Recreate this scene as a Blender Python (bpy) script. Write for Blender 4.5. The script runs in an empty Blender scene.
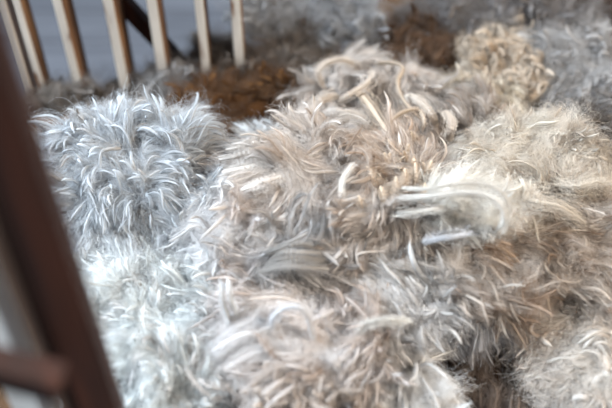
import bpy, math
import numpy as np
from mathutils import Vector

R = np.random.default_rng(11)
C = bpy.context.scene.collection
sc = bpy.context.scene

# ------------------------------------------------------------------ camera
F = 850.0                                  # focal length in pixels (50 mm on 36 mm)
PITCH = math.radians(47)
CAM = np.array([0.0, -0.69, 0.74])
cp, sp = math.cos(PITCH), math.sin(PITCH)
FW = np.array([0.0, cp, -sp]); UP = np.array([0.0, sp, cp]); RT = np.array([1.0, 0, 0])
cam_data = bpy.data.cameras.new('camera'); cam = bpy.data.objects.new('camera', cam_data); C.objects.link(cam)
cam.location = CAM; cam.rotation_euler = (math.pi/2 - PITCH, 0, 0)
cam_data.lens = 50; cam_data.sensor_width = 36; cam_data.clip_start = 0.01
cam_data.dof.use_dof = True; cam_data.dof.focus_distance = 0.945; cam_data.dof.aperture_fstop = 1.9
sc.camera = cam

def ray(px, py):
    d = FW*F + RT*(px-306) + UP*(204-py)
    return d/np.linalg.norm(d)
def at(px, py, z=0.0):
    d = ray(px, py); return CAM + d*((z-CAM[2])/d[2])
def at_y(px, py, y):
    d = ray(px, py); return CAM + d*((y-CAM[1])/d[1])
def slope(py): return .04*min(1, max(0, (py-90)/110)) - .095*max(0, min(1.1, (py-205)/200))   # the heap slopes towards us
def mpp(p): return float(np.dot(np.asarray(p)-CAM, FW))/F

# ------------------------------------------------------------------ materials
def srgb(r, g, b):
    return np.array([((c/255)/12.92 if c/255 <= .04045 else ((c/255+.055)/1.055)**2.4) for c in (r, g, b)])
def new_mat(name):
    m = bpy.data.materials.new(name); m.use_nodes = True; m.node_tree.nodes.clear(); return m, m.node_tree.nodes, m.node_tree.links
def wool_mat(name, trans=.35, gloss=.06):
    m, N, L = new_mat(name)
    out = N.new('ShaderNodeOutputMaterial'); a = N.new('ShaderNodeAttribute'); a.attribute_name = 'wool_color'
    d = N.new('ShaderNodeBsdfDiffuse'); t = N.new('ShaderNodeBsdfTranslucent'); g = N.new('ShaderNodeBsdfGlossy')
    g.inputs['Roughness'].default_value = .45; g.inputs['Color'].default_value = (.9, .9, .9, 1)
    m1 = N.new('ShaderNodeMixShader'); m2 = N.new('ShaderNodeMixShader')
    m1.inputs[0].default_value = trans; m2.inputs[0].default_value = gloss
    L.new(a.outputs['Color'], d.inputs['Color']); L.new(a.outputs['Color'], t.inputs['Color'])
    L.new(d.outputs[0], m1.inputs[1]); L.new(t.outputs[0], m1.inputs[2])
    L.new(m1.outputs[0], m2.inputs[1]); L.new(g.outputs[0], m2.inputs[2]); L.new(m2.outputs[0], out.inputs[0])
    return m
WOOL = wool_mat('wool_fibre', .25, .03); WOOLCORE = wool_mat('wool_core', .2, .0)

def wood_mat(name, cols, scale=(30, 30, 3), rough=.75, bump=.3, pos=(.3, .5, .7)):
    m, N, L = new_mat(name)
    out = N.new('ShaderNodeOutputMaterial'); b = N.new('ShaderNodeBsdfPrincipled'); b.inputs['Roughness'].default_value = rough
    tc = N.new('ShaderNodeTexCoord'); mp = N.new('ShaderNodeMapping'); mp.inputs['Scale'].default_value = scale
    n = N.new('ShaderNodeTexNoise'); n.inputs['Scale'].default_value = 1.0; n.inputs['Detail'].default_value = 6
    r = N.new('ShaderNodeValToRGB'); e = r.color_ramp.elements
    e[0].position = pos[0]; e[0].color = (*cols[0], 1); e[1].position = pos[-1]; e[1].color = (*cols[-1], 1)
    for p, c in zip(pos[1:-1], cols[1:-1]):
        k = e.new(p); k.color = (*c, 1)
    bu = N.new('ShaderNodeBump'); bu.inputs['Strength'].default_value = bump; bu.inputs['Distance'].default_value = .002
    L.new(tc.outputs['Object'], mp.inputs[0]); L.new(mp.outputs[0], n.inputs['Vector']); L.new(n.outputs['Fac'], r.inputs[0])
    L.new(r.outputs[0], b.inputs['Base Color']); L.new(n.outputs['Fac'], bu.inputs['Height']); L.new(bu.outputs[0], b.inputs['Normal'])
    L.new(b.outputs[0], out.inputs[0]); return m
PAINT = wood_mat('peeling_white_paint', [srgb(120, 84, 56), srgb(205, 200, 192), srgb(232, 228, 220)], (40, 40, 9), pos=(.36, .43, .7))
RAW = wood_mat('raw_brown_timber', [srgb(62, 38, 22), srgb(120, 84, 52), srgb(165, 125, 85)], (70, 70, 8), pos=(.3, .5, .72))
DARK = wood_mat('dark_stained_timber', [srgb(26, 9, 3), srgb(48, 19, 7), srgb(76, 36, 15)], (60, 60, 5), pos=(.3, .5, .75))
WORN = wood_mat('worn_brown_timber', [srgb(66, 42, 28), srgb(104, 76, 56), srgb(140, 112, 90)], (50, 50, 4), pos=(.3, .5, .75))

# ------------------------------------------------------------------ mesh helpers
def tag(o, label=None, cat=None, group=None, kind=None):
    for k, v in (('label', label), ('category', cat), ('group', group), ('kind', kind)):
        if v: o[k] = v
    return o
def mesh_obj(name, V, faces, mat, parent=None, col=None, smooth=True):
    """V (n,3), faces (m,4) or (m,3)"""
    me = bpy.data.meshes.new(name)
    V = np.ascontiguousarray(V, dtype=np.float32); faces = np.ascontiguousarray(faces, dtype=np.int32)
    k = faces.shape[1]
    me.vertices.add(len(V)); me.vertices.foreach_set('co', V.ravel())
    me.loops.add(faces.size); me.loops.foreach_set('vertex_index', faces.ravel())
    me.polygons.add(len(faces)); me.polygons.foreach_set('loop_start', np.arange(0, faces.size, k, dtype=np.int32))
    me.update(calc_edges=True)
    me.polygons.foreach_set('use_smooth', np.full(len(faces), smooth, dtype=bool))
    if col is not None:
        a = me.attributes.new('wool_color', 'FLOAT_COLOR', 'POINT')
        a.data.foreach_set('color', np.ascontiguousarray(np.hstack([col, np.ones((len(col), 1))]), dtype=np.float32).ravel())
    me.materials.append(mat)
    o = bpy.data.objects.new(name, me); C.objects.link(o)
    if parent is not None: o.parent = parent; o.matrix_parent_inverse = parent.matrix_world.inverted() if False else o.matrix_parent_inverse
    return o
def beam(name, a, b, w, d, mats, parent=None, bevel=.0015, facing=(0, -1, 0)):
    """squared timber from a to b; w across, d deep; mats = (front, sides)"""
    a = Vector(a); b = Vector(b); ax = (b-a); L = ax.length; ax.normalize()
    f = Vector(facing); sx = ax.cross(f).normalized(); f = sx.cross(ax).normalized()
    import bmesh
    bm = bmesh.new(); n = 14; rings = []
    rr = np.random.default_rng(int(abs(a.x*9999))+7)
    for i in range(n+1):
        c = a + ax*(L*i/n); ww = w*(1+rr.normal()*.012); dd = d*(1+rr.normal()*.012)
        rings.append([bm.verts.new(c + sx*(u*ww/2) + f*(v*dd/2)) for u, v in ((-1, 1), (1, 1), (1, -1), (-1, -1))])
    for i in range(n):
        for k in range(4):
            fc = bm.faces.new([rings[i][k], rings[i][(k+1) % 4], rings[i+1][(k+1) % 4], rings[i+1][k]])
            fc.material_index = 0 if k == 0 else 1
    bm.faces.new(rings[0][::-1]); bm.faces.new(rings[-1])
    bmesh.ops.recalc_face_normals(bm, faces=bm.faces)
    long_e = [e for e in bm.edges if len(e.link_faces) == 2 and e.link_faces[0].normal.angle(e.link_faces[1].normal) > .8]
    bmesh.ops.bevel(bm, geom=long_e, offset=bevel, segments=2, affect='EDGES', clamp_overlap=True)
    me = bpy.data.meshes.new(name); bm.to_mesh(me); bm.free()
    for m in mats: me.materials.append(m)
    o = bpy.data.objects.new(name, me); C.objects.link(o)
    if parent: o.parent = parent
    return o

# ------------------------------------------------------------------ smooth noise
def vnoise(P, freq, seed):
    """cheap smooth vector noise from sums of sines, P (...,3) -> (...,3)"""
    g = np.random.default_rng(seed); out = np.zeros_like(P)
    for o in range(4):
        W = g.normal(size=(3, 3)); W /= np.linalg.norm(W, axis=0, keepdims=True)
        ph = g.uniform(0, 6.28, 3)
        out += np.sin(P @ W * (freq*(1.0+o*.83)) * 6.28 + ph)/(1+o*.6)
    return out/2.0
def nrm(v): return v/(np.linalg.norm(v, axis=-1, keepdims=True)+1e-9)

# ------------------------------------------------------------------ wool
def frames(G):
    """tangent, normal, binormal by projection transport. G (L,K,3)"""
    T = np.gradient(G, axis=1); T = nrm(T)
    N = np.zeros_like(T); ref = nrm(R.normal(size=G[:, 0].shape)*.35 + np.array([0, -.4, 1.0]))
    n = ref - (ref*T[:, 0]).sum(-1, keepdims=True)*T[:, 0]; N[:, 0] = nrm(n)
    for k in range(1, G.shape[1]):
        n = N[:, k-1] - (N[:, k-1]*T[:, k]).sum(-1, keepdims=True)*T[:, k]; N[:, k] = nrm(n)
    return T, N, np.cross(T, N)

def guides(P, D, length, K, curl, droop, wob, seed, toward=None, pull=0.0):
    L = len(P); G = np.zeros((L, K, 3)); G[:, 0] = P; d = nrm(D)
    step = (length/(K-1))[:, None]; ax = nrm(R.normal(size=(L, 3)))
    if np.isscalar(curl): curl = R.normal(size=L)*curl
    ang = curl/(K-1)                         # total turn in radians
    for k in range(1, K):
        c = np.cross(ax, d); a = (ang*(0.3+1.4*k/K))[:, None]
        d = d*np.cos(a) + c*np.sin(a)
        d = d + vnoise(G[:, k-1], 14, seed)*wob*(8.0/K)
        d[:, 2] -= droop*(8.0/K)*k/K
        if toward is not None: d = d + toward*pull*(8.0/K)
        d = nrm(d); G[:, k] = G[:, k-1] + d*step
    return G

def strands(G, width, thick, nf, crimp=.0006, lam=.006, frizz=.5, fly=.06, taper=.35, blunt=.85, length=None):
    """fibres of each lock: returns (L,nf,K,3) and radii factor; crimp is in phase through a lock"""
    L, K, _ = G.shape; T, N, B = frames(G); s = np.linspace(0, 1, K)
    prof = (0.55+.45*np.sin(np.clip(s/.35, 0, 1)*math.pi/2)) * (taper + (1-taper)*(1-np.clip((s-blunt*.6)/(1.0-blunt*.6), 0, 1)**2))
    ph = R.uniform(0, 6.28, (L, nf)); rad = np.sqrt(R.uniform(0, 1, (L, nf)))
    isfly = R.uniform(size=(L, nf)) < fly
    spread = np.where(isfly, R.uniform(1.2, 2.6, (L, nf)), 1.0)
    a = (rad*np.cos(ph)*spread)[:, :, None]; b = (rad*np.sin(ph)*spread)[:, :, None]
    # slow drift of each fibre about the lock
    dr = frizz*np.cumsum(R.normal(size=(L, nf, K, 2)), axis=2)/math.sqrt(K)*.55
    dr *= (1+2.0*isfly[:, :, None, None])
    w = width[:, None, None]*prof; t = thick[:, None, None]*prof
    la = w*(a+dr[..., 0]); lb = t*(b+dr[..., 1])
    if length is None: length = np.linalg.norm(np.diff(G, axis=1), axis=-1).sum(1)
    cyc = length/lam
    cr = crimp*np.sin(6.283*s[None, None, :]*cyc[:, None, None] + R.uniform(0, 6.28, L)[:, None, None] + R.normal(size=(L, nf, 1))*.3)
    cr = cr*np.clip(s/.1, 0, 1)
    S = G[:, None] + B[:, None]*la[..., None] + N[:, None]*(lb+cr*.6)[..., None] + B[:, None]*(cr*.8)[..., None]
    # some fibres stop early so the tip feathers out
    cut = R.uniform(.72, 1.0, (L, nf))
    idx = np.linspace(0, 1, K)[None, None, :]*cut[..., None]*(K-1)
    i0 = np.clip(idx.astype(int), 0, K-2); fr = (idx-i0)[..., None]
    li = np.arange(L)[:, None, None]; fi = np.arange(nf)[None, :, None]
    S = S[li, fi, i0]*(1-fr) + S[li, fi, i0+1]*fr
    return S, (T, N, B, prof)

def lock_cols(L, K, root, tip, alt, altp, var):
    s = np.linspace(0, 1, K)[None, :, None]
    k = R.uniform(.35, 1.0, (L, 1, 1))
    c = root*(1-s**.8*k) + tip*(s**.8*k)
    ch = (R.uniform(size=(L, 1, 1)) < altp)*R.uniform(.4, 1, (L, 1, 1))
    c = c*(1-ch) + alt*ch
    return np.clip(c*(1+R.normal(size=(L, 1, 1))*var), .01, .93)

def curves_obj(name, S, col, rad, parent, mat=None):
    """S (n,K,3) col (n,K,3) rad (n,K)"""
    n, K, _ = S.shape
    cu = bpy.data.hair_curves.new(name); cu.add_curves([K]*n)
    cu.attributes['position'].data.foreach_set('vector', np.ascontiguousarray(S, dtype=np.float32).ravel())
    ra = cu.attributes.get('radius') or cu.attributes.new('radius', 'FLOAT', 'POINT')
    ra.data.foreach_set('value', np.ascontiguousarray(rad, dtype=np.float32).ravel())
    ca = cu.attributes.new('wool_color', 'FLOAT_COLOR', 'CURVE')
    c = col.mean(1) if col.ndim == 3 else col
    ca.data.foreach_set('color', np.ascontiguousarray(np.hstack([c, np.ones((n, 1))]), dtype=np.float32).ravel())
    cu.materials.append(mat or WOOL)
    o = bpy.data.objects.new(name, cu); C.objects.link(o); o.parent = parent
    return o

def tube_arrays(G, N, B, w, t, col, M=8, off=0):
    """solid bodies of locks -> verts, quads, colours"""
    L, K, _ = G.shape; th = np.arange(M)/M*6.2832
    ca, sa = np.cos(th), np.sin(th)
    V = G[:, :, None] + B[:, :, None]*(w[..., None]*ca)[..., None] + N[:, :, None]*(t[..., None]*sa)[..., None]
    base = (np.arange(L)*K*M)[:, None, None] + (np.arange(K-1)*M)[None, :, None]
    j = np.arange(M)[None, None, :]; j2 = (np.arange(M)+1) % M
    q = np.stack([base+j, base+j2, base+M+j2, base+M+j], -1).reshape(-1, 4)
    return V.reshape(-1, 3), q+off, np.repeat(col[:, :, None], M, 2).reshape(-1, 3)

def blob(c, r, seed, rough=.30, nu=60, nv=34):
    u = np.arange(nu)/nu*6.2832; v = np.linspace(.02, math.pi-.02, nv)
    U, Vv = np.meshgrid(u, v)
    D = np.stack([np.cos(U)*np.sin(Vv), np.sin(U)*np.sin(Vv), np.cos(Vv)], -1).reshape(-1, 3)
    P = c + D*r
    P = P + D*(vnoise(P, 9, seed)[:, :1])*rough*r.min() + vnoise(P, 30, seed+1)*rough*.25*r.min()
    i = np.arange(nv-1)[:, None]*nu; j = np.arange(nu)[None, :]; j2 = (np.arange(nu)+1) % nu
    q = np.stack([i+j, i+nu+j, i+nu+j2, i+j2], -1).reshape(-1, 4)
    return P, q

STY = dict(  # size of a lock (m), fibres in it, how it grows from the fleece, how its fibres wave and stray
    finger=dict(len=.046, w=.0066, t=.0050, nf=34, lift=.8, rad=.8, jit=.55, curl=.8, droop=.45, wob=.28, crimp=.0009, lam=.008, frizz=1.05, fly=.2, taper=.72, K=15, core=.28),
    wisp=dict(len=.056, w=.0060, t=.0030, nf=36, lift=.34, rad=.25, jit=.6, curl=1.0, droop=.22, wob=.50, crimp=.0013, lam=.009, frizz=1.25, fly=.18, taper=.6, K=20, core=.24),
    curl=dict(len=.040, w=.0044, t=.0032, nf=30, lift=.7, rad=.4, jit=.7, curl=3.4, droop=.25, wob=.6, crimp=.0008, lam=.006, frizz=.6, fly=.14, taper=.5, K=18, core=.42),
    fluff=dict(len=.034, w=.0066, t=.0055, nf=34, lift=.8, rad=.4, jit=.9, curl=2.0, droop=.2, wob=.9, crimp=.0008, lam=.008, frizz=1.6, fly=.25, taper=.8, K=13, core=.36),
    stub=dict(len=.027, w=.0036, t=.0032, nf=30, lift=1.0, rad=.5, jit=.6, curl=1.2, droop=.1, wob=.35, crimp=.0009, lam=.0042, frizz=.4, fly=.10, taper=.8, K=24, core=.6),
)
STAINS_AND_SHADE = [(at(x, y, .03+slope(y)), r*.00116, srgb(*c), k) for x, y, r, c, k in [   # dirt, grease and clean patches, with shade of some gaps painted in brown
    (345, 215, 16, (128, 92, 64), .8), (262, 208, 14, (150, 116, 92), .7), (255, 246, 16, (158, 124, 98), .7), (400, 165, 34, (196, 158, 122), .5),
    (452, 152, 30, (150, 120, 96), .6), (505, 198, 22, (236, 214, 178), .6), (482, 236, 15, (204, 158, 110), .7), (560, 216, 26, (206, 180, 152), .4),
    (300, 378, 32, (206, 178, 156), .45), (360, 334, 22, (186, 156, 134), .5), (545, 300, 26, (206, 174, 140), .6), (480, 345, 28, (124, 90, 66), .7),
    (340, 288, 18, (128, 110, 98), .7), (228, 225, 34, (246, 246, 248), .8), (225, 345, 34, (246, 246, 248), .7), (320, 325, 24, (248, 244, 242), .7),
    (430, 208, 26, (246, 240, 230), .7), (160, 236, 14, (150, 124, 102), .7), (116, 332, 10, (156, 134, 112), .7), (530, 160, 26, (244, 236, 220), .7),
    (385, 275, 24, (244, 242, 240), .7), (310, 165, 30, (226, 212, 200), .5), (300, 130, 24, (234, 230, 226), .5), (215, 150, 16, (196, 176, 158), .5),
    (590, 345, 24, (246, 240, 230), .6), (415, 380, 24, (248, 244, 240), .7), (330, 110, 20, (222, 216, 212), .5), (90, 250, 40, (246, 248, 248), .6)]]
ELL = []; DRY = True
def seen(P, Nn, me):
    """leave out locks buried inside a neighbouring fleece or far outside the picture"""
    Q = P+Nn*.018; k = np.ones(len(P), bool)
    for c, r in ELL:
        if np.allclose(c, me): continue
        k &= (((Q-c)/(r*.92))**2).sum(-1) > 1
    v = P-CAM; z = v@FW; x = v@RT/z*F; y = v@UP/z*F
    return k & (np.abs(x) < 400) & (np.abs(y) < 290)
def fleece(name, label, cx, cy, rx, ry, z, style, n, root, tip, alt=None, altp=.15, flow=None, fs=.8, rz=.55, big=0, rib=False, group=None, scale=1.0, frad=.00012, var=.12, tilt=0.0, fuzz=1.0, cat='wool', **kw):
    """one mass of wool. cx,cy,rx,ry: where it shows; z: height of its centre"""
    st = dict(STY[style]); st.update(kw); seed = int(cx*7+cy*13) % 9973
    root = srgb(*root); tip = srgb(*tip); alt = srgb(*alt) if alt else root
    z += slope(cy); c = at(cx, cy, z); m = mpp(c); rX = rx*m; rY = ry*m/.80; r = np.array([rX, rY, max(rY, rX)*rz*.7+.006])
    if r[2] > .085: r[2] = .085
    if DRY: ELL.append((c, r)); return None
    bV, bq = blob(c, r*.86, seed)
    # roots on the upper, viewed side
    D = nrm(R.normal(size=(n*5, 3))); D[:, 2] = np.abs(D[:, 2])*1.0 - .25
    D = nrm(D); Nn = nrm(D/r); P = c + D*r*R.uniform(.86, 1.0, (len(D), 1)) + D*vnoise(c+D*r, 9, seed)[:, :1]*.28*r.min()
    vd = nrm(CAM-P); keep = ((Nn*vd).sum(-1) > -.12) & seen(P, Nn, c) & (vnoise(P, 17, 41)[:, 0] > -.62); P = P[keep][:n]; Nn = Nn[keep][:n]; D = D[keep][:n]; n = len(P)
    rad = D*r; rad[:, 2] = 0; rad = nrm(rad)*np.clip(np.linalg.norm(D[:, :2], axis=1), 0, 1)[:, None]
    rad = rad - (rad*Nn).sum(-1, keepdims=True)*Nn
    f = np.zeros((n, 3))
    if flow is not None:
        a = math.radians(flow); f = np.tile(np.array([math.cos(a), math.sin(a)*sp, math.sin(a)*cp*.5]), (n, 1))
        f = f + vnoise(P, 7, seed+5)*.55
        f = nrm(f - (f*Nn).sum(-1, keepdims=True)*Nn)*fs
    d0 = Nn*st['lift'] + rad*st['rad'] + f + R.normal(size=(n, 3))*st['jit']*.5 + vnoise(P, 12, seed+2)*st['jit']*.5
    ln = st['len']*scale*R.uniform(.6, 1.2, n)*(1+.35*vnoise(P, 13, 42)[:, 0])
    G = guides(P, d0, ln, st['K'], st['curl'], st['droop'], st['wob'], seed+3, f if flow is not None else None, .25)
    w = st['w']*scale*R.uniform(.6, 1.35, n); t = st['t']*scale*R.uniform(.6, 1.3, n)
    cols = lock_cols(n, st['K'], root, tip, alt, altp, var)
    # patchy staining of the fleece, then local stains and painted gap shade
    pn = np.clip(.5+vnoise(P, 10, seed+8)[:, 0], 0, 1)[:, None, None]*.5
    cols = cols*(1-pn*altp) + alt*pn*altp
    for sc_, sr_, sk_, ss_ in STAINS_AND_SHADE:
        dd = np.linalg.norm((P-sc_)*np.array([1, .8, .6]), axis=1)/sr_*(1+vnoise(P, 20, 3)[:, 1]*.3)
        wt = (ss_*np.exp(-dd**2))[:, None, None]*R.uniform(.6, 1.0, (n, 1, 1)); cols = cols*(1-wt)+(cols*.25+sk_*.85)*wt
    cols = np.clip(cols*.88, .01, .93)
    S, (T, N, B, prof) = strands(G, w, t, st['nf'], st['crimp'], st['lam'], st['frizz'], st['fly'], st['taper'], length=ln)
    cr = 1+.10*np.sin(np.linspace(0, 1, st['K'])[None]*(ln/st['lam'])[:, None]*6.283)
    endc = np.ones(st['K']); endc[-1] = .15; endc[-2] = .6
    cw = w[:, None]*prof*st['core']*endc*cr; ct = t[:, None]*prof*st['core']*endc*cr
    # the largest-looking locks are parts, the rest one mass
    order = np.argsort(-(np.clip((nrm(CAM-P)*Nn).sum(-1), 0, 1)*ln*w)); bigi = order[:big]
    rest = np.setdiff1d(np.arange(n), bigi)
    V, q, cc = tube_arrays(G[rest], N[rest], B[rest], cw[rest], ct[rest], cols[rest]*.97, 7, len(bV))
    bc = np.tile(root*.66, (len(bV), 1))  # body darkened below the root colour, painting shade between the locks
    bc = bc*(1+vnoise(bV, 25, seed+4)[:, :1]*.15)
    o = mesh_obj(name, np.vstack([bV, V]), np.vstack([bq, q]), WOOLCORE, None, np.clip(np.vstack([bc, cc]), .01, .93))
    tag(o, label, cat, group)
    K = st['K']; nf = st['nf']
    def fib(idx):
        SS = S[idx].reshape(-1, K, 3); c2 = np.repeat(cols[idx], nf, 0)*(1+R.normal(size=(len(idx)*nf, 1, 1))*.09)
        rr = frad*scale**.5*np.linspace(1.1, .45, K)[None]*R.uniform(.7, 1.3, (len(SS), 1))
        return SS, np.clip(c2, .01, .95), rr
    SS, c2, rr = fib(rest)
    # loose fuzz lying between the locks
    nz = int(n*4*fuzz)
    if nz:
        ii = R.integers(0, n, nz); Pz = P[ii]+R.normal(size=(nz, 3))*.006; Dz = d0[ii]+R.normal(size=(nz, 3))*1.0
        Gz = guides(Pz, Dz, R.uniform(.015, .055, nz)*scale, K, 4.5, .1, 1.3, seed+6)
        Cz = np.repeat((tip*.6+root*.4)[None, None]*R.uniform(.8, 1.15, (nz, 1, 1)), K, 1)
        SS = np.vstack([SS, Gz]); c2 = np.vstack([c2, Cz]); rr = np.vstack([rr, np.full((nz, K), frad*.55)])
    ho = curves_obj('loose_fibres', SS, c2, rr, o); ho['kind'] = 'stuff'
    for i in bigi:
        i = np.array([i]); V, q, cc = tube_arrays(G[i], N[i], B[i], cw[i]*.6, ct[i]*.6, cols[i]*.88, 7, 0)
        if rib:
            K2 = 60; t0 = np.linspace(0, 1, K); t2 = np.linspace(0, 1, K2)
            rs = lambda A: np.stack([np.interp(t2, t0, A[0, :, k]) for k in range(A.shape[2])], -1)[None]
            G2 = rs(G[i]); C2 = rs(cols[i])*.9; S2, (T2, N2, B2, p2) = strands(G2, w[i], t[i], 30, .0008, .0034, st['frizz']*.5, .12, .5, length=ln[i])
            wv = 1+.38*np.sin(t2*ln[i][0]/.0034*6.283); e2 = np.interp(t2, t0, endc)
            V, q, cc = tube_arrays(G2, N2, B2, (w[i][0]*p2*.40*e2)[None], (t[i][0]*p2*.40*e2*wv)[None], C2, 7, 0)
            SS = S2.reshape(-1, K2, 3); lock_part(V, q, cc, SS, np.clip(np.repeat(C2, 30, 0)*(1+R.normal(size=(30, 1, 1))*.08), .01, .95), np.full((30, K2), frad*1.1)*np.linspace(1.1, .5, K2), o); continue
        SS, c2, rr = fib(i); SS = SS[:30]; c2 = c2[:30]*.88; rr = rr[:30]; lock_part(V, q, cc, SS, c2, rr, o)
    return o

def lock_part(V, q, cc, SS, c2, rr, parent, label=None):
    """a lock as one mesh: body plus three-sided fibres"""
    T, N, B = frames(SS); V2, q2, k2 = tube_arrays(SS, N, B, rr, rr, c2, 3, len(V))
    o = mesh_obj('wool_lock', np.vstack([V, V2]), np.vstack([q, q2]), WOOLCORE, parent, np.clip(np.vstack([cc, k2]), .01, .95))
    if label: o['label'] = label
    return o

def spline(pts, K):
    P = np.array(pts, float); P = np.vstack([2*P[0]-P[1], P, 2*P[-1]-P[-2]]); n = len(P)-3
    t = np.linspace(0, n-1e-6, K); i = t.astype(int); f = (t-i)[:, None]
    a, b, c, d = P[i], P[i+1], P[i+2], P[i+3]
    return .5*((2*b)+(c-a)*f+(2*a-5*b+4*c-d)*f**2+(3*b-a-3*c+d)*f**3)

def hand_lock(parent, pts, wpx, root, tip, crimp=.0008, lam=.0032, nf=60, flat=.55, sink=.025, frizz=.55, taper=.6, label=None, K=None, frad=.00014, fly=.2, core=.55, amp=1.5):
    """a lock that shows on its own: pts = (px, py, z) along it"""
    sp_ = spline(pts, 60); sp_[:, 2] -= sink*np.abs(np.linspace(-1, 1, 60))**5
    W = np.array([at(p[0], p[1], p[2]+slope(p[1])) for p in sp_])
    L = np.linalg.norm(np.diff(W, axis=0), axis=1).sum()
    K = K or int(min(170, max(24, L/lam*5)))
    s = np.concatenate([[0], np.cumsum(np.linalg.norm(np.diff(W, axis=0), axis=1))])/L
    G = np.stack([np.interp(np.linspace(0, 1, K), s, W[:, k]) for k in range(3)], -1)[None]
    w = np.array([wpx*.5*mpp(W[0])]); t = w*flat; ln = np.array([L])
    root = srgb(*root); tip = srgb(*tip); cols = lock_cols(1, K, root, tip, root, 0, .03)
    S, (T, N, B, prof) = strands(G, w, t, nf, crimp*amp, lam, frizz, fly, taper, length=ln)
    wave = np.sin(np.linspace(0, 1, K)*L/lam*6.283)
    e = np.ones(K); e[-1] = .1; e[-2] = .55; e[0] = .5
    cw = w[:, None]*prof*core*e*(1+.07*wave); ct = t[:, None]*prof*core*e*(1+.35*wave)
    V, q, cc = tube_arrays(G, N, B, cw, ct, cols, 10, 0)
    SS = S.reshape(-1, K, 3); c2 = np.repeat(cols, nf, 0)*(1+R.normal(size=(nf, 1, 1))*.08)
    rr = np.repeat(np.linspace(1.1, .6, K)[None], nf, 0)*frad
    return lock_part(V, q, cc, SS, c2, rr, parent, label)

# ------------------------------------------------------------------ palettes
WH = dict(root=(208, 208, 207), tip=(240, 244, 246), alt=(184, 178, 172))
CR = dict(root=(200, 188, 178), tip=(237, 232, 227), alt=(175, 153, 135))
BG = dict(root=(180, 166, 154), tip=(225, 216, 206), alt=(149, 126, 109))
TN = dict(root=(190, 175, 158), tip=(235, 226, 211), alt=(202, 180, 155))
GY = dict(root=(135, 131, 128), tip=(181, 180, 180), alt=(108, 97, 87))
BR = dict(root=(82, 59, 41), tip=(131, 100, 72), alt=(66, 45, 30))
DG = dict(root=(99, 90, 82), tip=(140, 133, 127), alt=(75, 55, 41))
def P(p, **k): d = dict(p); d.update(k); return d

# ------------------------------------------------------------------ setting
FZ = -.42
def floor():
    m, N, L = new_mat('grey_floor_boards')
    out = N.new('ShaderNodeOutputMaterial'); b = N.new('ShaderNodeBsdfPrincipled'); b.inputs['Roughness'].default_value = .24
    tc = N.new('ShaderNodeTexCoord'); mp = N.new('ShaderNodeMapping'); mp.inputs['Scale'].default_value = (1.5, 22, 1)
    n = N.new('ShaderNodeTexNoise'); n.inputs['Scale'].default_value = 1.5; n.inputs['Detail'].default_value = 5
    r = N.new('ShaderNodeValToRGB'); e = r.color_ramp.elements
    e[0].position = .3; e[0].color = (*srgb(72, 74, 80), 1); e[1].position = .7; e[1].color = (*srgb(104, 107, 114), 1)
    L.new(tc.outputs['Object'], mp.inputs[0]); L.new(mp.outputs[0], n.inputs['Vector']); L.new(n.outputs['Fac'], r.inputs[0])
    L.new(r.outputs[0], b.inputs['Base Color']); L.new(b.outputs[0], out.inputs[0])
    V = []; Q = []; y = -1.6
    while y < 3.2:                                 # boards with open joints
        k = len(V); y2 = y+.115
        V += [(-2.5, y, FZ), (2.5, y, FZ), (2.5, y2, FZ), (-2.5, y2, FZ), (-2.5, y, FZ-.02), (2.5, y, FZ-.02), (2.5, y2, FZ-.02), (-2.5, y2, FZ-.02)]
        Q += [(k, k+1, k+2, k+3), (k+7, k+6, k+5, k+4), (k, k+4, k+5, k+1), (k+3, k+2, k+6, k+7), (k, k+3, k+7, k+4), (k+1, k+5, k+6, k+2)]
        y = y2+.004
    o = mesh_obj('floor', np.array(V), np.array(Q), m, smooth=False); o['kind'] = 'structure'
floor()

# back rails of the pen
YS = .30
pal = [(-2, 13, 17), (14, 13, 17), (55, 15, 24), (104, 17, 26), (146, 17, 22), (193, 15, 20), (228, 16, 16)]
def empty(name, label, cat, loc):
    e = bpy.data.objects.new(name, None); C.objects.link(e); e.location = loc; tag(e, label, cat); return e
def hang(o, e):
    o.parent = e; o.matrix_parent_inverse.identity(); o.location = -e.location
fb = empty('slatted_fence', 'slatted timber pen fence of peeling white slats behind the wool, top left', 'fence', Vector((-.2, YS, FZ)))
for i, (px, wpx, dd) in enumerate(pal):
    p = at_y(px, 0, YS); mm = mpp(p)
    hang(beam('slat', (p[0]+wpx*mm/2, YS, FZ), (p[0]+wpx*mm/2, YS, .34), wpx*mm*.62, dd*mm*1.5, (PAINT, RAW if i > 0 else PAINT)), fb)
a = at_y(108, -14, YS+.035); b = at_y(192, 76, YS+.035)
d = b-a
o = beam('diagonal_brace', a-d*1.2, b+d*.8, .022, .02, (DARK, DARK)); hang(o, fb); o['label'] = 'dark brown diagonal brace'

# near left corner of the pen: post, pale slat and cross rail
def upright(name, px, py, dist, w, d, mats, z1=.75, rot=0.0):
    c = CAM + ray(px, py)*dist
    s = Vector((math.sin(rot), -math.cos(rot), 0))
    return beam(name, (c[0], c[1], FZ), (c[0], c[1], z1), w, d, mats, None, .003, s)
fn = empty('timber_pen_side', 'blurred dark brown timber post and rail close by on the left', 'fence', Vector((-.16, -.37, FZ)))
hang(upright('post', 66, 300, .56, .026, .045, (DARK, DARK), rot=.25), fn)
o = upright('plank', 34, 300, .58, .016, .02, (WORN, WORN), rot=-.4); hang(o, fn); o['label'] = 'worn brown plank'
o = upright('slat', -14, 300, .62, .045, .015, (PAINT, PAINT), rot=-.5); hang(o, fn); o['label'] = 'pale painted slat'
a = CAM+ray(-60, 352)*.56; b = CAM+ray(62, 384)*.56
hang(beam('cross_rail', a, b, .020, .02, (DARK, DARK)), fn)

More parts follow.
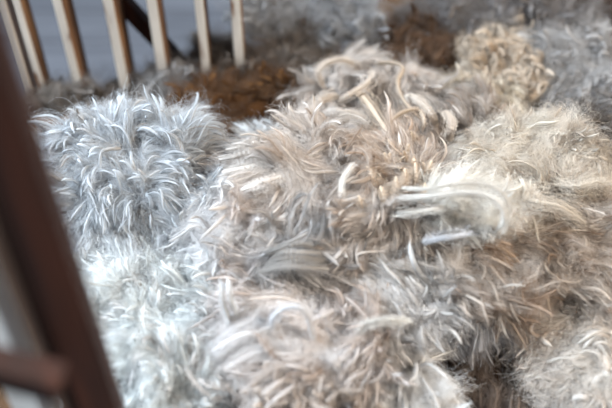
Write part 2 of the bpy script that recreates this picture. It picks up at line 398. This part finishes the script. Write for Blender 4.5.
# ------------------------------------------------------------------ heap body under the fleeces
def heap():
    nx, ny = 150, 120
    X, Y = np.meshgrid(np.linspace(-.62, .75, nx), np.linspace(-.5, .62, ny))
    Pn = np.stack([X, Y, np.zeros_like(X)], -1).reshape(-1, 3)
    Z = -.055 + vnoise(Pn, 3.5, 5)[:, 0]*.018 + vnoise(Pn, 11, 6)[:, 0]*.008
    x = Pn[:, 0]; y = Pn[:, 1]
    Z += .03*np.clip((x-.0)/.4, 0, 1) - .07*np.clip((-.02-y)/.25, 0, 1.3)
    lim = np.where(x < -.02, .20, .20+.5*np.clip((x+.02)/.25, 0, 1))           # drops away at the back rail
    Z -= np.clip((y-lim)/.06, 0, 1)**1.3*.32
    Z -= np.clip((-.46-x)/.10, 0, 1)*.2
    Pn[:, 2] = np.maximum(Z, FZ+.003)
    i = np.arange(ny-1)[:, None]*nx; j = np.arange(nx-1)[None]
    q = np.stack([i+j, i+j+1, i+nx+j+1, i+nx+j], -1).reshape(-1, 4)
    base = srgb(96, 74, 56)*(1+vnoise(Pn, 6, 9)[:, :1]*.25)
    # hem down to the floor so that it is a solid heap
    ring = np.concatenate([np.arange(nx), np.arange(1, ny)*nx+nx-1, (ny-1)*nx+np.arange(nx-2, -1, -1), np.arange(ny-2, 0, -1)*nx])
    low = Pn[ring].copy(); low[:, 2] = FZ+.002; k = len(Pn); m = len(ring); a = np.arange(m); b2 = (a+1) % m
    q = np.vstack([q, np.stack([ring[a], k+a, k+b2, ring[b2]], -1)])
    V = np.vstack([Pn, low]); cc = np.vstack([base, base[ring]])
    o = mesh_obj('wool_heap', V, q, WOOLCORE, None, np.clip(cc, .01, .9))
    tag(o, 'brown matted wool showing in the gaps under all the fleeces', 'wool', None, 'stuff')
    n = 26000; ii = R.integers(0, len(Pn), n); S0 = Pn[ii]+R.normal(size=(n, 3))*.004
    G = guides(S0, R.normal(size=(n, 3))*.8+np.array([0, 0, .9]), R.uniform(.015, .045, n), 9, 3.0, .2, 1.0, 77)
    c = srgb(128, 104, 82)[None, None]*R.uniform(.5, 1.4, (n, 1, 1))*np.ones((1, 9, 1))
    h = curves_obj('loose_fibres', G, np.clip(c, .01, .9), np.full((n, 9), .00018), o); h['kind'] = 'stuff'
heap()

# ------------------------------------------------------------------ the fleeces, back to front
def back():
    fleece('wool_tuft', 'dark grey blurred tuft at the foot of the leftmost slats', 66, 108, 42, 14, -.08, 'fluff', 120, **DG, scale=1.0)
    fleece('wool_tuft', 'grey-brown blurred tuft at the foot of the middle slats', 150, 100, 40, 12, -.08, 'fluff', 110, **DG)
    fleece('wool_tuft', 'dark brown blurred wool between the white fleece and the back tufts', 244, 116, 72, 40, -.055, 'fluff', 380, **P(BR, root=(84, 56, 34), tip=(120, 86, 54)))
    fleece('wool_tuft', 'small grey tuft below the dark diagonal brace', 172, 82, 24, 10, -.04, 'fluff', 70, **GY)
    fleece('wool_tuft', 'grey-brown blurred tuft right of the slats above the brown wool', 222, 58, 30, 16, -.03, 'fluff', 130, **DG)
    fleece('wool_tuft', 'pale grey blurred tuft just right of the rightmost slat', 275, 20, 34, 24, .0, 'fluff', 130, **P(GY, tip=(206, 208, 212)), scale=1.1)
    fleece('wool_tuft', 'dull brown blurred tuft below the pale grey top tuft', 300, 62, 38, 30, -.02, 'fluff', 170, **P(DG, tip=(140, 128, 118)))
    fleece('wool_tuft', 'pale bluish blurred tuft at the top middle edge', 342, 22, 32, 24, .01, 'fluff', 130, **P(GY, tip=(214, 220, 228)))
    fleece('wool_tuft', 'brown blurred tuft with a dark hollow behind the cream curls', 432, 48, 46, 30, -.015, 'fluff', 190, **P(BR, root=(90, 66, 48), tip=(140, 112, 90)))
    fleece('wool_fleece', 'wide pale grey blurred fleece along the top right', 500, 18, 95, 32, .01, 'fluff', 420, **P(GY, root=(126, 121, 120), tip=(160, 158, 158), altp=.25), flow=200)
    fleece('wool_tuft', 'dark brown blurred wool in the top right corner', 600, 4, 34, 26, .0, 'fluff', 110, **BR)
def mid():
    fleece('wool_tuft', 'curly tan wool mound at the upper right', 500, 66, 42, 44, .0, 'curl', 520, **P(TN, tip=(235, 223, 207)), altp=.3, scale=.8, big=12)
    fleece('wool_tuft', 'fluffy grey wool mound at the right edge below the top fleece', 578, 82, 48, 54, -.005, 'fluff', 420, **P(GY, tip=(228, 227, 227)), big=8)
    fleece('wool_tuft', 'smooth cream lock ends below the curly tan mound', 475, 100, 34, 18, .01, 'finger', 90, **P(CR, root=(198, 185, 163), tip=(240, 231, 215)), scale=.8, flow=-100, big=14)
    fleece('wool_tuft', 'cream looping curls at the upper middle of the heap', 375, 98, 62, 42, .0, 'wisp', 320, **P(CR, altp=.2), flow=-60, big=16)
    fleece('wool_tuft', 'dull beige wool behind the crimped tan stubs', 438, 132, 60, 34, -.01, 'wisp', 260, **P(BG, root=(154, 142, 131), tip=(206, 198, 191)), flow=150, big=8)
    fleece('wool_tuft', 'shadowed grey-brown wool at the right edge below the grey mound', 590, 140, 40, 26, -.03, 'fluff', 160, **P(DG))
    fleece('wool_fleece', 'wispy cream tuft with fine windblown fibres at the right', 535, 172, 74, 44, .015, 'fluff', 900, **P(CR, root=(200, 188, 173), tip=(240, 234, 224)), flow=150, fuzz=3, frizz=1.8, w=.0046, t=.0036, len=.036, lift=.5, big=18)
def left():
    fleece('wool_fleece', 'large bluish white fleece with finger-like locks on the left', 134, 184, 108, 68, -.015, 'finger', 900, **P(WH, root=(186, 188, 190), tip=(222, 230, 238)), big=60, var=.08)
    fleece('wool_fleece', 'pale fluffy white fleece beside the dark post, lower left', 165, 318, 96, 112, -.02, 'finger', 1300, **P(WH, root=(222, 228, 228), tip=(244, 249, 249)), len=.032, jit=1.0, flow=120, fs=.4, frizz=1.3, fuzz=2, w=.0054, big=40)
    fleece('wool_tuft', 'small bluish white tuft in the gap left of the cream fleece', 265, 147, 26, 13, -.03, 'finger', 70, **WH, scale=.7, big=6)
def front():
    fleece('wool_fleece', 'broad cream and beige fleece in the centre of the heap', 330, 204, 108, 62, .0, 'wisp', 1150, **P(CR), flow=195, altp=.3, fuzz=2, big=50, rib=True)
    fleece('wool_tuft', 'white fluffy wool on the left shoulder of the cream fleece', 250, 225, 48, 42, .01, 'wisp', 420, **P(WH, root=(220, 215, 211), tip=(246, 246, 246)), flow=215, frizz=1.2, big=14)
    fleece('wool_tuft', 'crimped tan stubs of wool standing in the centre', 395, 182, 36, 26, .022, 'stub', 150, **P(TN, tip=(230, 215, 196)), altp=.2, big=30, rib=True)
    fleece('wool_tuft', 'soft white wool just under the crimped lock right of centre', 474, 207, 36, 17, .035, 'wisp', 230, **P(WH, root=(226, 222, 214), tip=(248, 246, 240)), flow=-15, fs=1.2, len=.045, altp=.05, fuzz=3, rib=True, big=10)
    fleece('wool_fleece', 'beige and brown wool right of centre under the crimped white lock', 470, 250, 90, 60, -.005, 'wisp', 620, **P(BG, tip=(231, 222, 212)), flow=-40, altp=.35, fuzz=2, big=24)
    fleece('wool_tuft', 'beige combed wool at the right edge halfway down', 585, 245, 60, 50, .0, 'wisp', 400, **P(BG, tip=(222, 212, 201)), flow=-50, big=14)
    fleece('wool_tuft', 'bluish grey pointed locks around the dark hollow, lower right', 485, 318, 58, 20, -.01, 'finger', 190, **P(WH, root=(182, 180, 180), tip=(230, 234, 240)), flow=-70, scale=.8, big=24)
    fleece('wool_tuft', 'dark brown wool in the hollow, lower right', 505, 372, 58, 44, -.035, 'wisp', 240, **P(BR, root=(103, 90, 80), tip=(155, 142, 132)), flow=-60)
    fleece('wool_fleece', 'cream white fleece in the bottom right corner', 590, 350, 58, 54, .0, 'fluff', 520, **P(CR, root=(211, 202, 192), tip=(243, 238, 232)), flow=190, fs=.5, big=20)
    fleece('wool_fleece', 'white wispy fleece with crimped arching locks, lower centre', 290, 345, 92, 58, .02, 'wisp', 1100, **P(WH, root=(220, 211, 205), tip=(247, 245, 244), alt=(175, 153, 137)), flow=190, altp=.25, fuzz=2.5, frizz=1.1, big=40, rib=True)
    fleece('wool_tuft', 'white wool behind the arching locks right of the lower centre', 385, 300, 56, 34, .01, 'wisp', 380, **P(WH, root=(204, 200, 197), tip=(242, 241, 239)), flow=160, big=16, rib=True)
    fleece('wool_tuft', 'white ribbed wool clump at the bottom edge, right of centre', 400, 394, 38, 28, .02, 'wisp', 380, **P(WH, tip=(247, 245, 242)), flow=-45, crimp=.0010, frizz=.5, big=24, rib=True)
    fleece('wool_tuft', 'beige curly wool at the bottom edge, centre', 300, 392, 60, 24, .045, 'curl', 260, **P(BG, root=(184, 170, 158), tip=(223, 214, 206)), scale=.8, big=14)
    fleece('wool_tuft', 'grey combed ridged wool below the centre of the cream fleece', 298, 258, 36, 16, .035, 'wisp', 150, **P(GY, root=(159, 154, 150), tip=(207, 204, 202)), flow=10, crimp=.0009, lam=.005, frizz=.35, big=10, rib=True)
for f in (back, mid, left, front): f()          # first only where each mass lies
DRY = False
for f in (back, mid, left, front): f()

# ------------------------------------------------------------------ locks that stand out
def root_at(name, label, pts, z): 
    e = bpy.data.objects.new(name, None); C.objects.link(e); tag(e, label, 'wool'); return e
def find(label): return next(o for o in C.objects if o.get('label') == label)
W1, W2 = (236, 230, 222), (250, 247, 240)
e = root_at('wool_strand', 'thick white crimped lock curving right above the grey hollow, right of centre', None, 0)
hand_lock(e, [(395, 198, .07), (425, 197, .090), (455, 193, .099), (482, 194, .102), (500, 204, .098), (504, 220, .088), (497, 232, .07)], 14, W1, W2, .0010, .0034, 80, .5, frizz=.9, core=.5, frad=.00012, fly=.25)
hand_lock(e, [(398, 188, .078), (425, 189, .097), (455, 184, .107), (484, 184, .109), (503, 193, .104), (510, 210, .09)], 6, W1, W2, .0012, .0030, 50, .5)
hand_lock(e, [(392, 212, .065), (412, 212, .075), (432, 209, .080), (446, 206, .08)], 6, W1, W2, .0012, .0032, 60, .5, frizz=.9, core=.35, fly=.3)
e = root_at('wool_strand', 'small white crimped lock lying below the thick crimped one', None, 0)
hand_lock(e, [(425, 243, .06), (440, 238, .082), (455, 236, .086), (468, 234, .07)], 7, (210, 210, 212), (242, 242, 244), .001, .0032, 60, .5, frizz=.9, core=.4, fly=.3)
e = root_at('wool_strand', 'white crimped lock arching like a hook, lower centre', None, 0)
hand_lock(e, [(270, 336, .07), (272, 320, .085), (282, 309, .092), (296, 307, .094), (307, 315, .09), (311, 332, .08), (320, 347, .07)], 8, (214, 212, 212), (244, 244, 246), .0011, .0031, 60, .5, taper=.4)
e = root_at('wool_strand', 'upright thin white crimped lock left of the hook shaped one', None, 0)
hand_lock(e, [(233, 325, .06), (226, 312, .075), (222, 298, .085), (222, 282, .092)], 7, (214, 216, 218), (244, 246, 248), .001, .0031, 40, .5, taper=.4)
hand_lock(e, [(240, 322, .06), (234, 308, .075), (229, 294, .085), (228, 280, .09)], 6, (214, 216, 218), (244, 246, 248), .001, .0031, 40, .5, taper=.4)
e = root_at('wool_strand', 'white squiggly crimped lock on the cream fleece, left of the tan stubs', None, 0)
hand_lock(e, [(346, 206, .06), (342, 193, .07), (343, 180, .076), (349, 170, .08), (356, 163, .084)], 6, W1, W2, .0012, .0032, 40, .6, taper=.6)
cream = ((196, 178, 158), (236, 222, 206))
e = root_at('wool_strand', 'cream lock looping down from the top of the upper middle curls', None, 0)
hand_lock(e, [(375, 64, .075), (392, 63, .082), (403, 68, .084), (398, 82, .08), (402, 97, .08), (412, 110, .078), (424, 122, .07)], 6, *cream, .0008, .004, 40, .5, taper=.5)
hand_lock(e, [(358, 92, .075), (368, 103, .084), (377, 116, .086), (386, 130, .082), (392, 145, .072)], 8, *cream, .0008, .004, 50, .5, taper=.5)
hand_lock(e, [(384, 128, .08), (392, 120, .085), (404, 112, .086), (418, 110, .084), (424, 120, .078), (422, 132, .07)], 6, *cream, .0008, .004, 40, .5, taper=.5)
e = find('cream looping curls at the upper middle of the heap')
for pts, wd in [([(322, 86), (318, 72), (328, 62), (344, 60), (356, 66)], 8), ([(336, 104), (350, 94), (366, 84), (372, 72)], 9), ([(436, 128), (430, 112), (418, 100), (404, 96)], 7),
                ([(330, 122), (346, 114), (364, 120), (380, 138)], 8), ([(446, 140), (452, 124), (444, 110)], 7), ([(352, 140), (360, 152), (372, 160)], 7), ([(310, 112), (322, 100), (338, 96)], 8)]:
    hand_lock(e, [(x, y, .058+.022*math.sin(math.pi*i/(len(pts)-1))) for i, (x, y) in enumerate(pts)], wd, (212, 198, 184), (240, 232, 222), .0009, .004, 80, .5, frizz=.8, core=.4, taper=.5, fly=.25)
e = find('wispy cream tuft with fine windblown fibres at the right')
for pts, wd in [([(500, 168), (492, 146), (504, 128), (524, 122)], 10), ([(530, 182), (520, 156), (534, 136), (556, 134)], 12), ([(566, 190), (562, 168), (574, 152), (592, 156)], 10), ([(512, 186), (532, 200), (560, 206), (588, 224)], 12), ([(548, 176), (572, 186), (596, 182), (610, 188)], 12)]:
    hand_lock(e, [(x, y, .040+.020*math.sin(math.pi*i/(len(pts)-1))) for i, (x, y) in enumerate(pts)], wd, (214, 202, 186), (240, 232, 220), .0007, .0045, 110, .5, frizz=1.3, core=.25, taper=.6, fly=.35)
e = root_at('wool_strand', 'white arching lock right of the lower centre, beside the pale yellow patch', None, 0)
hand_lock(e, [(358, 338, .06), (362, 328, .07), (372, 322, .078), (392, 320, .08), (410, 322, .078)], 8, W1, W2, .0008, .0035, 70, .5, frizz=1.0, core=.35, fly=.3)

e = find('crimped tan stubs of wool standing in the centre')
for x, y, x2, y2 in [(372, 192, 370, 172), (384, 207, 380, 186), (392, 200, 396, 176), (402, 190, 405, 168), (413, 188, 415, 162), (418, 202, 425, 182), (361, 214, 358, 195),
                     (386, 172, 384, 152), (399, 163, 400, 141), (408, 152, 411, 131), (378, 182, 366, 166), (421, 176, 432, 160)]:
    hand_lock(e, [(x, y, .052), ((x+x2)/2+2, (y+y2)/2, .066), (x2, y2, .076)], 8, (196, 178, 160), (226, 208, 186), .0008, .0038, 60, .8, sink=0, taper=.75, core=.45, frizz=.8, fly=.3)
e = find('broad cream and beige fleece in the centre of the heap')
for x, y, x2, y2, wd in [(300, 152, 219, 160, 12), (292, 142, 226, 150, 10), (300, 164, 222, 172, 13), (318, 132, 270, 142, 9), (350, 118, 322, 112, 8), (300, 176, 240, 190, 12), (345, 122, 318, 132, 8)]:
    hand_lock(e, [(x, y, .055), (x*.6+x2*.4, y*.6+y2*.4-4, .072), (x2, y2, .066)], wd, (214, 204, 194), (238, 232, 226), .0006, .005, 110, .4, sink=.012, frizz=.6, core=.4, taper=.7)
e = find('grey combed ridged wool below the centre of the cream fleece')
for k in range(5):
    y = 248+k*5.2; g = R.uniform(.86, 1.06); j = R.uniform(-9, 9, 2); v = R.uniform(-2, 2, 4)
    hand_lock(e, [(264+j[0], y+5+v[0], .055), (281, y+v[1], .074), (301, y-3+v[2], .076), (322+j[1], y-1+v[3], .062)], R.uniform(4, 6.5), (178*g, 172*g, 166*g), (212*g, 207*g, 202*g), .0011, .0042, 44, .7, sink=.014, frizz=.7, core=.45, fly=.25)
e = find('white wispy fleece with crimped arching locks, lower centre')
for x, y, a1, b1, x2, y2, wd in [(310, 338, 250, 332, 196, 362, 18), (300, 328, 250, 322, 214, 340, 14), (330, 350, 262, 350, 206, 382, 16), (290, 320, 256, 318, 236, 330, 12), (345, 372, 300, 348, 258, 352, 12), (352, 392, 335, 362, 300, 350, 10)]:
    hand_lock(e, [(x, y, .05), (a1, b1, .072), (x2, y2, .056)], wd, (232, 226, 222), (246, 244, 244), .0008, .004, 130, .45, sink=.012, frizz=1.0, core=.3, taper=.5, fly=.25)

# ------------------------------------------------------------------ light
w = bpy.data.worlds.new('world'); sc.world = w; w.use_nodes = True
bg = w.node_tree.nodes['Background']; bg.inputs[0].default_value = (.68, .81, 1.0, 1); bg.inputs[1].default_value = .24
def area(name, loc, target, size, power, col):
    l = bpy.data.lights.new(name, 'AREA'); l.shape = 'RECTANGLE'; l.size, l.size_y = size; l.energy = power; l.color = col
    o = bpy.data.objects.new(name, l); C.objects.link(o); o.location = loc
    o.rotation_euler = (Vector(target)-Vector(loc)).to_track_quat('-Z', 'Y').to_euler(); return o
area('window_light', (-1.8, .15, 1.8), (0, -.05, 0), (.9, .9), 192, (.80, .90, 1.0))
area('warm_fill', (1.6, -.6, 1.5), (.1, 0, 0), (.8, .8), 66, (1.0, .88, .74))  # unseen warm fill, added to brighten the right side
sc.view_settings.view_transform = 'Standard'; sc.view_settings.look = 'None'; sc.view_settings.gamma = 1; sc.view_settings.exposure = .08
sc.cycles.diffuse_bounces = 3; sc.cycles.max_bounces = 8; sc.cycles.use_denoising = True

# print('POINTS', sum(len(c.points) for c in bpy.data.hair_curves), 'VERTS', sum(len(m.vertices) for m in bpy.data.meshes))
